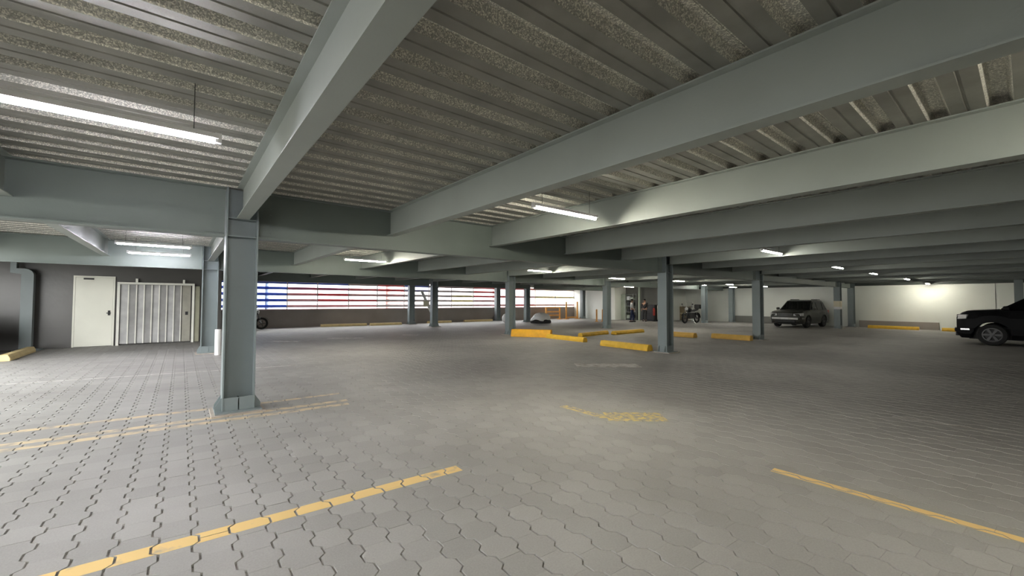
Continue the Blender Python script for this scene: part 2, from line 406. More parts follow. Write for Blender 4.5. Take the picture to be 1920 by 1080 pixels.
spn = ['left of the near column', 'first span right of the near column', 'second span to the right', 'third span to the right', 'short last span by the end wall']
rown = ['on the front column row', 'on the second column row', 'on the third column row']
for r_, Y in enumerate((7.0, 15.0, 22.5)):
    for k, (xa, xb) in enumerate(spans):
        if r_ == 2 and k in (0, 4): continue
        if r_ == 2 and k == 3: xb = 28.3
        if r_ == 2: xa, xb = {1: (1.02, 11.8), 2: (11.8, 19.8), 3: (19.8, 28.3)}[k]
        if r_ == 1: xa, xb = [(-9.0, .65), (.65, 11.9), (11.9, 18.9), (18.9, 29.6), (29.6, 33.2)][k]
        if r_ == 0 and k == 4: xb = 32.74
        a = xa + (.2 if k else 0); b_ = xb - (.2 if k < 4 and not (r_ == 2 and k == 3) else 0)
        t = empty('steel_girder', ((a + b_) / 2, Y, 2.43)); cxm = (a + b_) / 2
        tag(t, 'deep steel girder %s, %s' % (rown[r_], spn[k]), 'girder', 'main steel girders')
        MB().prism(ipoly(.68, .22, .016, .011), 'x', a - cxm, b_ - cxm).build('girder_section', GIRDER_SHADED, t)
        if r_ < 2 and k < 4:
            for sx, xx in ((1, a), (-1, b_)):
                if abs(xx) < 9 or xx > 9:
                    pl = MB().box(xx - cxm + (.0 if sx > 0 else -.22), xx - cxm + (.22 if sx > 0 else 0), -.014, -.0055, .05, .63).build('splice_plate', GIRDER_SHADED, t)
                    bo = MB()
                    for q in range(6): bo.tube((xx - cxm + sx * .16, -.014, .11 + q * .09), (xx - cxm + sx * .16, -.026, .11 + q * .09), .011, n=6)
                    bo.build('bolts', GIRDER_SHADED, t)['kind'] = 'stuff'

# ------------------------------------------------------------------ columns
def column(x, y, h, label, big=True, m_=STEEL_B, footing=True):
    t = empty('steel_column', (x, y, 0)); tag(t, label, 'column', 'steel columns')
    D, Wd, tf = .38, .30, .018
    b = MB().box(-D / 2, -D / 2 + tf, -Wd / 2, Wd / 2, .03, h); b.box(D / 2 - tf, D / 2, -Wd / 2, Wd / 2, .03, h); b.box(-D / 2 + tf, D / 2 - tf, -.006, .006, .03, h)
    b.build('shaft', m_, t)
    if h > 2.6:
        b = MB()
        for s_ in (-1, 1):
            for zz in (2.43, 2.68): b.box(-D / 2 + tf, D / 2 - tf, s_ * .006 if s_ > 0 else -Wd / 2 + .01, Wd / 2 - .01 if s_ > 0 else -.006, zz, zz + .012)
        b.build('continuity_plate', m_, t)
    MB().box(-.27, .27, -.24, .24, .018, .036).build('base_plate', m_, t)
    for s_ in (-1, 1):
        MB().box(-D / 2 + tf, D / 2 - tf, s_ * .14 - .006, s_ * .14 + .006, .036, .21).build('stiffener', m_, t)
        for q in (-.1, .1):
            pts = [(s_ * D / 2, .036), (s_ * .265, .036), (s_ * .265, .10), (s_ * D / 2, .22)]
            MB().prism(pts, 'y', q - .006, q + .006).build('gusset', m_, t)
    for q in (-1, 1): MB().box(-.006, .006, min(q * .146, q * .006), max(q * .146, q * .006), .036, .2).build('stiffener', m_, t)
    if footing: MB().box(-.31, .31, -.29, .29, -.01, .018).build('footing_pad', CONC, t)
    return t
C1 = column(.65, 7.0, ZD, 'large near steel column in the left part of the photo, in front of the slatted opening')
column(.65, 15.0, ZD, 'steel column just behind the near column, to the right of the white gate')
column(11.65, 7.0, ZD, 'second column of the front row, right of the yellow wheel stops')
column(18.6, 7.0, ZD, 'third column of the front row, to the left of the grey parked car')
C4 = column(30.0, 7.0, ZD, 'column with a white and tan sign wrapped round it, right of the grey parked car')
column(11.9, 15.0, ZD, 'column standing behind the big yellow block')
column(18.9, 15.0, ZD, 'column between two far yellow wheel stops, left of the person in white')
column(29.6, 14.7, ZD, 'column with a pale notice, beside the parked motorcycle')
column(11.8, 22.2, ZD, 'far column with a white board leaning against it')
column(19.8, 23.0, ZD, 'far column beside the white covered heap')
column(11.8, 25.35, 2.75, 'column at the slatted opening, left of the leaning white board')
column(19.3, 25.95, 2.75, 'column at the slatted opening, behind the gap left of the big yellow block column')
column(28.0, 24.9, 2.75, 'column at the right end of the slatted opening')
column(32.6, 14.1, 2.9, 'column at the white end wall, right of the motorcycle')
column(32.95, 7.0, ZD, 'column against the end wall, right of the column with the sign')
column(33.1, .32, 2.9, 'column against the end wall above the black car')
CL = empty('steel_column', (-3.62, 18.95, 0)); tag(CL, 'far left slim column whose top bends over to the left', 'column', 'steel columns')
bp = [(.11, .03), (.11, 2.28)] + [(-.08 + .19 * math.cos(q), 2.28 + .19 * math.sin(q)) for q in np.linspace(.2, math.pi / 2, 7)] + [(-.24, 2.47), (-.24, 2.68), (-.36, 2.68), (-.36, 2.34), (-.14, 2.30), (-.14, .03)]
MB().prism(bp, 'y', -.12, .12).build('shaft', STEEL_B, CL)
MB().box(-.26, .3, -.2, .2, .0, .03).build('base_plate', STEEL_B, CL)
# sign on C4
for zz0, zz1, m_ in ((1.28, 1.62, CREAM), (1.14, 1.28, WHITEPL)):
    MB().box(-.205, .192, -.158, -.152, zz0, zz1).box(-.206, -.200, -.152, .152, zz0, zz1).build('sign_panel', m_, C4)
# ------------------------------------------------------------------ walls
wall('wall_back', -9.2, 1.0, 19.3, 19.5, -.02, 3.24, DARKWALL)
wall('wall_return', 1.0, 1.2, 19.3, 26.4, -.02, 3.24, DARKWALL)
wall('wall_west_blocker', -5.1, -4.9, -6.5, 2.0, -.02, 3.24, GREYWALL)  # unseen wall added to cut the yard's daylight near the camera
wall('wall_left', -9.2, -9.0, 15.2, 19.3, -.02, 3.24, DARKWALL)
wall('wall_parapet', 1.2, 28.4, 26.3, 26.5, -.02, 1.0, PARAPET)
wall('wall_right', 33.4, 33.6, -6.5, 18.2, -.02, 3.24, WHITEWALL)
wall('wall_far', 29.9, 33.6, 18.2, 18.4, -.02, 3.24, WHITEWALL)
wall('wall_niche', 29.9, 30.1, 17.4, 21.9, -.02, 3.24, GREYWALL)
wall('wall_east', 28.4, 28.6, 21.9, 26.5, -.02, 3.24, WHITEWALL)
wall('wall_niche_side', 28.4, 30.1, 21.7, 21.9, -.02, 3.24, WHITEWALL)
wall('wall_front', -5.0, 33.6, -6.7, -6.5, -.02, 3.24, GREYWALL)
wall('trim_1', 33.25, 33.4, 10.4, 14.2, -.02, .49, GREYWALL)
wall('trim_2', 33.25, 33.4, 3.2, 6.7, -.02, .42, PARAPET)
t = tag(MB().box(33.2, 33.4, -6.5, 18.2, 2.58, 3.24).build('end_wall_beam', mat('dark_steel', (.05, .06, .055), .5, noise=2)), 'dark steel beam running along the top of the white end wall', 'beam')
tag(MB().prism([(26.15, 2.72), (26.4, 2.72), (26.4, 3.24), (26.15, 3.24)], 'x', 1.2, 28.4).build('facade_beam', STEEL), 'long steel beam over the top of the slatted opening', 'beam')
# faint panel joints on the white end wall
for i, y in enumerate((1.1,)):
    o = MB().box(33.392, 33.402, y - .01, y + .01, .0, 2.58).build('trim_%d' % (i + 3), GREYWALL); o['kind'] = 'structure'

# ------------------------------------------------------------------ slatted opening (window_1)
win = empty('window_1', (1.2, 26.36, 1.0)); win['kind'] = 'structure'
mull = [1.2, 3.0, 4.7, 6.3, 8.1, 9.9, 11.75, 13.6, 15.4, 17.3, 19.3, 21.4, 23.6, 26.0, 28.4]
for x in mull: MB().box(x - 1.2 - .025, x - 1.2 + .025, -.03, .03, 0, 1.72).build('mullion', SLATC['grey'], win)
MB().box(0, 27.2, -.05, .05, .0, .05).build('sill', SLATC['pink'], win)
MB().box(0, 27.2, -.05, .05, 1.69, 1.74).build('head_rail', SLATC['pink'], win)
zs = [.16, .50, .84, 1.18, 1.50]
cols_ = [['blue', 'blue', 'pink', 'pink', 'pink', 'grey', 'grey', 'grey', 'grey', 'pink', 'pink', 'red', 'pink', 'pink'],
         ['blue', 'blue', 'pink', 'red', 'red', 'grey', 'grey', 'grey', 'ochre', 'grey', 'red', 'pink', 'ochre', 'ochre'],
         ['blue', 'blue', 'pink', 'red', 'grey', 'grey', 'grey', 'grey', 'ochre', 'red', 'red', 'pink', 'ochre', 'ochre'],
         ['blue', 'blue', 'red', 'red', 'red', 'red', 'grey', 'grey', 'grey', 'red', 'red', 'pink', 'ochre', 'grey'],
         ['blue', 'blue', 'blue', 'blue', 'grey', 'red', 'blue', 'grey', 'grey', 'red', 'red', 'red', 'grey', 'grey']]
for j, z in enumerate(zs):
    for k in range(len(mull) - 1):
        if j in (1, 3) and k > 9: continue
        x0, x1 = mull[k] - 1.2 + .026, mull[k + 1] - 1.2 - .026
        b = MB().prism([(-.05, z - .022), (-.035, z - .035), (.05, z + .11), (.035, z + .123)], 'x', x0, x1)
        b.build('slat', SLATC[cols_[j][k]], win)

# ------------------------------------------------------------------ outside
tag(wall('outside_ground', -30, 60, 26.5, 75, -.3, -.1, ASPHALT), kind='structure')
tag(wall('outside_bounce_apron', -45, -10.0, -20, 24, -.3, -.03, YARD_BOUNCE), kind='structure')  # unseen ground added to throw daylight in from the left
def house(x0, x1, y, h, m_, label):
    t = empty('building', ((x0 + x1) / 2, y, -.1)); tag(t, label, 'building', 'buildings beyond the slatted opening'); hw = (x1 - x0) / 2
    MB().box(-hw, hw, 0, 8, 0, h).build('facade', m_, t)
    n = max(1, int((x1 - x0) / 3))
    for k in range(n):
        xx = -hw + (k + .5) * 2 * hw / n
        MB().box(xx - .5, xx + .5, -.06, .05, 3.6, 4.8).build('window', GLASS, t)
    MB().box(-hw - .1, hw + .1, -.15, 8.1, h, h + .15).build('cornice', FACADE, t)
house(-2, 5.2, 38, 6, FACADEB, 'blue building glimpsed through the left end of the slatted opening')
house(5.6, 15.5, 39, 7, FACADE, 'white building seen through the slats behind the wheel stops')
house(15.9, 17.4, 38, 6, FACADER, 'narrow red building seen through the slats right of the first far column')
house(17.8, 28.3, 39, 6.5, FACADE, 'white building seen through the middle of the slatted opening')
house(28.8, 33.4, 38.5, 6, FACADER, 'red building seen through the right part of the slatted opening')
house(33.8, 46, 39, 6, FACADEY, 'cream building seen through the right end of the slatted opening')

# ------------------------------------------------------------------ ceiling lamps
def lamp(x, y, z, L, m_, label, power=1, cord=True):
    t = empty('tube_lamp', (x, y, z)); tag(t, label, 'lamp', 'ceiling tube lamps')
    MB().prism([(-.045, .0), (.045, .0), (.03, .04), (-.03, .04)], 'x', -L / 2, L / 2).build('housing', HOUSING, t)
    MB().tube((-L / 2 + .02, 0, -.008), (L / 2 - .02, 0, -.008), .024, n=10).build('diffuser', m_, t)
    for s_ in (-1, 1):
        MB().box(s_ * L / 2 - .02, s_ * L / 2 + .02, -.024, .024, -.024, .046).build('end_cap', HOUSING, t)
        MB().tube((s_ * L * .38, 0, .045), (s_ * L * .38, 0, ZD + .03 - z), .003, n=5).build('suspension_wire', PLASTIC, t)
    return t
lamp(-.42, 3.78, 2.75, 1.22, LEDC, 'violet-white tube lamp at the left edge above the camera')
lamp(-.4, -1.4, 2.75, 1.2, LEDW, 'added unseen fill tube behind the camera, left of the pair there')  # unseen lamp added to brighten the near floor
lamp(4.05, -1.4, 2.75, 1.2, LEDW, 'added unseen fill tube behind the camera, right of the pair there')  # second unseen lamp added for the floor at lower right
lamp(4.05, 3.88, 2.75, 1.2, LEDW, 'warm tube lamp between the first big ceiling beams, nearest of the warm ones')
lamp(10.95, 3.8, 2.74, 1.2, LEDF, 'tube lamp above the right of the second front column, fifth bay to the right')
lamp(17.0, 3.95, 2.71, 1.2, LEDF, 'tube lamp second in the row of the near right, leading to the end wall')
lamp(21.65, 3.88, 2.71, 1.2, LEDF, 'tube lamp third in the row leading to the end wall')
lamp(26.85, 3.6, 2.66, 1.2, LEDF, 'small tube lamp fourth in the row leading to the end wall')
lamp(32.3, 3.5, 2.6, 1.2, LEDW, 'farthest tube lamp in the row, lighting a bright patch on the end wall')
lamp(-.48, 12.0, 2.75, 1.25, LEDC, 'upper of the two violet-white tube lamps above the white gate')
lamp(-.46, 14.2, 2.75, 1.25, LEDC, 'lower of the two violet-white tube lamps above the white gate')
lamp(4.3, 12.4, 2.75, 1.25, LEDW, 'warm tube lamp nearest to the right of the near column')
lamp(10.9, 11.9, 2.73, 1.25, LEDW, 'warm tube lamp above the big yellow block column')
lamp(17.05, 12.9, 2.71, 1.25, LEDW, 'warm tube lamp at the column between the far wheel stops')
lamp(21.65, 12.2, 2.71, 1.2, LEDW, 'warm tube lamp just right of the second front column')
lamp(26.85, 19.2, 2.68, 1.2, LEDW, 'warm tube lamp above the person in white')
lamp(28.5, 14.3, 2.74, 1.2, LEDF, 'tube lamp above the motorcycle')
lamp(29.0, 12.7, 2.74, 1.2, LEDF, 'bright tube lamp right of the one above the motorcycle')
lamp(30.78, 13.2, 2.6, 1.1, LEDF, 'small tube lamp left of the third front column')
lamp(30.78, 11.2, 2.6, 1.1, LEDF, 'small tube lamp above the grey parked car')

# ------------------------------------------------------------------ door, gate
dr = empty('door_1', (-2.24, 19.3, 0)); dr['kind'] = 'structure'
MB().box(-.44, .44, -.05, -.004, .01, 2.27).build('door_leaf', DOORW, dr)
for a, b_, c, d_ in ((-.49, -.445, 0, 2.32), (.445, .49, 0, 2.32), (-.445, .445, 2.275, 2.32)): MB().box(a, b_, -.06, -.002, c, d_).build('door_frame', DOORW, dr)
MB().box(.30, .40, -.09, -.05, 1.08, 1.11).box(.33, .39, -.058, -.05, 1.02, 1.18).build('door_handle', PLASTIC, dr)
MB().box(-.26, -.02, -.085, -.05, 2.2, 2.25).build('door_closer', PLASTIC, dr)
gt = empty('folding_gate', (-.66, 19.22, 0)); tag(gt, 'white framed folding metal gate beside the pale door', 'gate')
gw = 1.0
for x in (-gw, gw): MB().box(x - .035, x + .035, -.05, .02, .0, 2.14).build('gate_post', GATEW, gt)
MB().box(-gw + .035, gw - .035, -.05, .02, 2.07, 2.14).build('top_rail', GATEW, gt)
for x in (-.55, .72): MB().box(x - .03, x + .03, -.03, .02, 2.14, 2.27).build('bracket', GATEW, gt)
xs = [-.95 + .2 * k for k in range(9)]
for k, x in enumerate(xs[:-1]):
    x1 = xs[k + 1]; zz = -.035 if k % 2 else .01
    y_a, y_b = (.01, -.03) if k % 2 == 0 else (-.03, .01)
    MB().add([(x, y_a, .05), (x1, y_b, .05), (x1, y_b, 2.06), (x, y_a, 2.06), (x, y_a + .006, .05), (x1, y_b + .006, .05), (x1, y_b + .006, 2.06), (x, y_a + .006, 2.06)],
             [(0, 1, 2, 3), (7, 6, 5, 4), (0, 4, 5, 1), (3, 2, 6, 7), (0, 3, 7, 4), (1, 5, 6, 2)]).build('fold_panel', GATEPANEL, gt)
    MB().box(x1 - .016, x1 + .016, -.055, -.03, .05, 2.06).build('stile', GATEW, gt)
MB().box(.69, .93, -.035, -.02, .05, 2.06).build('end_panel', mat('gate_end', (.33, .32, .27), .5, noise=3), gt)
MB().box(.78, .86, -.06, -.035, 1.0, 1.12).build('lock', PLASTIC, gt)
g2 = MB().box(-.05, .09, -.03, .02, .02, 2.05).build('jamb_panel', mat('gate_jamb', (.3, .3, .22), .5, noise=3), gt, loc=(gw + .1, .03, 0))
tag(MB().tube((.83, 14.3, 0), (.83, 14.3, .72), .075, n=14).build('white_bollard', WHITEPL), 'white round post half hidden behind the near column', 'post')

# ------------------------------------------------------------------ wheel stops and yellow kerbs
def stop(x0, y0, x1, y1, hgt, wd, m_, label, name='wheel_stop', cat='wheel stop', group='yellow wheel stops'):
    L = math.hypot(x1 - x0, y1 - y0); t = MB()
    pr = [(-wd / 2, 0), (wd / 2, 0), (wd / 2, hgt * .45), (wd / 2 - wd * .18, hgt), (-wd / 2 + wd * .18, hgt), (-wd / 2, hgt * .45)]
    t.loft([[(-L / 2, p[0], p[1]) for p in pr], [(-L / 2 + .02, p[0], p[1]) for p in pr], [(L / 2 - .02, p[0], p[1]) for p in pr], [(L / 2, p[0], p[1]) for p in pr]])
    o = t.build(name, m_, bevel=.008); o.location = ((x0 + x1) / 2, (y0 + y1) / 2, 0); o.rotation_euler = (0, 0, math.atan2(y1 - y0, x1 - x0))
    tag(o, label, cat, group); return o
stop(-3.42, 15.95, -3.42, 18.3, .16, .22, YELLOWP, 'pale yellow wheel stop at the far left in front of the pipe and column')
stop(12.0, 10.55, 12.1, 12.7, .17, .24, YELLOW, 'yellow wheel stop running from the big yellow block towards the right')
stop(11.5, 7.45, 11.6, 9.4, .19, .28, YELLOW, 'nearest yellow wheel stop, left of the second front column')
stop(13.6, 12.25, 15.85, 12.6, .16, .24, YELLOW, 'yellow wheel stop left of the far column, tilted up to the right')
stop(15.8, 12.15, 18.2, 12.25, .16, .30, YELLOW, 'yellow wheel stop right of the far column, tilted up to the right')
stop(17.3, 9.0, 17.3, 10.3, .2, .34, mat('kerb_ochre', (.62, .38, .08), .6, noise=5), 'ochre wheel stop just right of the second front column')
stop(17.8, 6.95, 17.8, 8.5, .2, .3, mat('kerb_ochre', (.62, .38, .08)), 'ochre wheel stop just left of the third front column')
stop(6.35, 25.75, 8.95, 25.55, .15, .25, YELLOWP, 'leftmost pale wheel stop at the foot of the slatted opening wall')
stop(9.1, 25.35, 11.1, 25.3, .15, .25, YELLOWP, 'second pale wheel stop at the foot of the slatted opening wall')
stop(13.2, 25.75, 15.0, 25.7, .15, .25, YELLOWP, 'third pale wheel stop, between the two columns of the slatted opening')
stop(16.2, 25.85, 18.6, 25.7, .15, .25, YELLOWP, 'fourth pale wheel stop, left of the second column of the slatted opening')
stop(32.4, 3.9, 32.4, 6.1, .18, .3, YELLOW, 'yellow wheel stop at the foot of the white end wall')
stop(32.4, 1.9, 32.4, 3.0, .18, .3, YELLOW, 'yellow wheel stop at the end wall just left of the black car')
stop(11.42, 14.25, 12.4, 12.8, .32, .42, mat('kerb_orange_yellow', (.78, .40, .02), .6, noise=5), 'big orange-yellow concrete block at the foot of the middle column', 'concrete_block', 'block', None)

# orange barrier frames
def barrier(x0, x1, y, h, label, rails=(.3, .6, .95)):
    t = empty('orange_barrier', ((x0 + x1) / 2, y, 0)); tag(t, label, 'barrier', 'orange barriers'); hw = (x1 - x0) / 2
    for s_ in (-1, 1):
        MB().tube((s_ * hw, 0, 0), (s_ * hw, 0, h), .07, n=8).build('post', ORANGE, t)
        MB().box(s_ * hw - .16, s_ * hw + .16, -.2, .2, 0, .05).build('foot', ORANGE, t)
    for r_ in rails: MB().box(-hw, hw, -.03, .03, r_, r_ + .1).build('rail', ORANGE, t)
barrier(23.9, 25.5, 25.3, 1.05, 'left orange barrier frame with three rails by the far right end of the opening')
barrier(26.0, 27.4, 25.0, 1.5, 'right taller orange barrier frame by the far right end of the opening', rails=(.1,))
for k, x in enumerate((24.85, 25.25)):
    b = MB(); b.lathe([(.0, .95), (.05, .93), (.06, .88), (.06, .05), (.13, .04), (.13, 0)], n=12); o = b.build('bollard', ORANGE, smooth=False, loc=(x, 20.7 - k * .25, 0))
    tag(o, ('left' if k == 0 else 'right') + ' orange bollard of the pair left of the person in white', 'bollard', 'orange bollards')

# white covered heap
t = empty('covered_heap', (19.9, 21.6, 0)); tag(t, 'white tarpaulin thrown over a dark heap beside the far column', 'tarpaulin')
b = MB(); rings = []
for j in range(8):
    u = j / 7; rad = .78 * math.cos(u * math.pi / 2 * .96) + .02; z = .2 + .5 * math.sin(u * math.pi / 2)
    rings.append([(math.cos(a) * rad * (1 + .13 * math.sin(3 * a + j)), math.sin(a) * rad * .7 * (1 + .1 * math.sin(5 * a)), z + .05 * math.sin(4 * a + j)) for a in [2 * math.pi * i / 20 for i in range(20)]])
b.loft(rings).build('tarpaulin', WHITEPL, t, smooth=True)
b = MB(); b.loft([[(math.cos(a) * r_, math.sin(a) * r_ * .7, z) for a in [2 * math.pi * i / 14 for i in range(14)]] for r_, z in ((.82, 0), (.85, .12), (.74, .26))]).build('dark_base', DARKCLOTH, t)
b = MB().sphere((17.6, 22.6, .35), .35, (1, .8, 1)); tag(b.build('white_sack', WHITEPL, smooth=True), 'small white sack just left of the big yellow block column', 'sack')
# leaning white board + box
Mx = Matrix.Translation((12.05, 22.9, 0)) @ Matrix.Rotation(R(-24), 4, 'Y')
t = empty('leaning_board', (11.98, 23.0, 0)); tag(t, 'long white board leaning against the far column', 'board')
b = MB(); b.add([(.42, 0, .0), (.6, 0, .0), (-.52, 0, 2.15), (-.7, 0, 2.15), (.42, .05, .0), (.6, .05, .0), (-.52, .05, 2.15), (-.7, .05, 2.15)], [(0, 1, 2, 3), (7, 6, 5, 4), (0, 4, 5, 1), (1, 5, 6, 2), (2, 6, 7, 3), (3, 7, 4, 0)]).build('board', WHITEPL, t)
b = MB(); b.box(-.5, -.15, -.06, .0, 1.2, 1.55).build('pad', CREAM, t, bevel=.02)

# ------------------------------------------------------------------ equipment niche at the far end
def shelf_rack(x, y, w_, h, label):
    t = empty('shelf_rack', (x, y, 0)); tag(t, label, 'rack'); hw = w_ / 2
    for sx in (-.2, .2):
        for sy in (-hw, hw): MB().box(sx - .02, sx + .02, sy - .02, sy + .02, 0, h).build('post', STEEL, t)
    for z in (.15, .65, 1.15, 1.65, 2.1): MB().box(-.2, .2, -hw, hw, z, z + .03).build('shelf', STEEL, t)
    return t
shelf_rack(29.2, 20.7, .75, 2.2, 'dark metal shelf rack full of boxes left of the person in white')
kk = 0
for z in (.18, .68, 1.18, 1.68):
    for dy in (-.2, .15):
        hh = random.uniform(.2, .38); m_ = [PLASTIC, GREENP, HOUSING, PLASTIC, DARKCLOTH][kk % 5]
        lv = {.18: 'lowest', .68: 'second', 1.18: 'third', 1.68: 'top'}[z]
        o = MB().box(-.16, .16, -.13, .13, 0, hh).build('storage_box', m_, bevel=.01, loc=(29.2, 20.7 + dy, z + .001)); kk += 1
        tag(o, '%s box on the %s shelf of the metal rack' % ('right' if dy < 0 else 'left', lv), 'box', 'boxes on the metal rack')
t = empty('green_cabinet', (29.4, 21.42, 0)); tag(t, 'tall pale green metal cabinet at the left of the shelf rack', 'cabinet')
MB().box(-.25, .25, -.23, .23, 0, 2.15).build('body', GREENP, t, bevel=.01)
for s_ in (0, 1): MB().box(-.27, -.25, -.22 + s_ * .225, -.01 + s_ * .225, .06, 2.1).build('door', GREENP, t)
t = empty('dark_cabinet', (29.4, 19.05, 0)); tag(t, 'low dark grey machine cabinet against the grey niche wall', 'cabinet')
MB().box(-.3, .4, -.6, .62, .05, 1.3).build('body', mat('dark_cabinet_paint', (.035, .035, .04), .5, noise=4), t, bevel=.02)
MB().box(-.32, -.3, -.55, .0, .15, 1.2).build('door', mat('dark_cabinet_door', (.05, .05, .055), .5, noise=4), t); MB().box(-.32, -.3, .03, .57, .15, 1.2).build('door', MATS['dark_cabinet_door'], t)
tag(MB().box(29.0, 29.12, 19.72, 19.84, 0, 2.9).build('green_post', GREENP), 'slim greenish post right of the person in white', 'post')
t = empty('cream_box', (29.4, 18.15, 0)); tag(t, 'cream coloured upright board right of the dark figure', 'board'); MB().box(-.05, .05, -.22, .22, .12, 1.25).build('board', CREAM, t); MB().box(-.15, .15, -.2, -.15, 0, .12).box(-.15, .15, .15, .2, 0, .12).build('foot', PLASTIC, t)
t = empty('fire_extinguisher', (29.0, 18.42, 0)); tag(t, 'red fire extinguisher on a stand left of the cream board', 'fire extinguisher')
MB().lathe([(0, .45), (.08, .45), (.09, .5), (.09, .95), (.05, 1.03), (.02, 1.05), (0, 1.05)], n=14).build('cylinder', RED, t, smooth=True)
MB().tube((0, 0, 1.04), (0, 0, 1.12), .02, n=8).box(-.02, .1, -.01, .01, 1.1, 1.13).build('valve', PLASTIC, t); MB().tube((0, 0, 0), (0, 0, .45), .02, n=8).lathe([(.15, 0), (.15, .02), (0, .02)], n=12).build('stand', PLASTIC, t)
t = empty('tan_crate', (32.7, 17.85, 0)); tag(t, 'tan crate against the white wall right of the second front column', 'crate')
MB().box(-.3, .3, -.33, .33, .06, 1.15).build('body', TAN, t, bevel=.01); MB().box(-.3, .3, -.33, -.25, 0, .06).box(-.3, .3, .25, .33, 0, .06).build('foot', TAN, t); MB().box(-.32, -.3, -.28, .28, .55, .62).build('batten', CREAM, t)
t = empty('white_trolley', (31.6, 16.9, 0)); tag(t, 'thin white metal trolley frame left of the motorcycle', 'trolley')
for a in (-.25, .25): MB().tube((0, a, 0), (0, a, 1.55), .025, n=8).build('upright', WHITEPL, t)
for z in (.15, .7, 1.1, 1.53): MB().tube((0, -.25, z), (0, .25, z), .02, n=8).build('crossbar', WHITEPL, t)
MB().box(-.3, .02, -.25, .25, .1, .13).build('platform', WHITEPL, t)

# ------------------------------------------------------------------ vehicles
def wheel(t, x, y, r, wd, side_):
    wt = MB(); wt.lathe([(r * .66, -wd / 2), (r * .93, -wd / 2), (r, -wd * .35), (r, wd * .35), (r * .93, wd / 2), (r * .66, wd / 2), (r * .66, -wd / 2)], axis='y', n=28)
    o = wt.build('wheel', RUBBER, t, smooth=False, loc=(x, y, r))
    rm = MB(); s_ = side_
    rm.lathe([(r * .66, -wd * .4), (r * .66, wd * .45), (r * .58, wd * .46), (r * .55, wd * .3), (r * .55, -wd * .4)], axis='y', n=28)
    rm.lathe([(r * .16, wd * .1 * s_), (r * .16, wd * .42 * s_), (0, wd * .45 * s_)], axis='y', n=14)
    for k in range(6):
        a = k * math.pi / 3; c, sn = math.cos(a), math.sin(a); px_, pz_ = -sn, c
        q = []
        for rr, hw in ((r * .12, r * .07), (r * .6, r * .1)):
            for sg in (-1, 1):
                for yy in (wd * .28 * s_, wd * .42 * s_): q.append((c * rr + px_ * hw * sg, yy, sn * rr + pz_ * hw * sg))
        rm.add(q, [(0, 1, 3, 2), (4, 6, 7, 5), (0, 4, 5, 1), (2, 3, 7, 6), (0, 2, 6, 4), (1, 5, 7, 3)])
    rm.build('rim', RIM, o)
    hb = MB(); hb.lathe([(r * .55, wd * .05 * s_), (0, wd * .05 * s_)], axis='y', n=20); hb.build('brake_disc', PLASTIC, o)
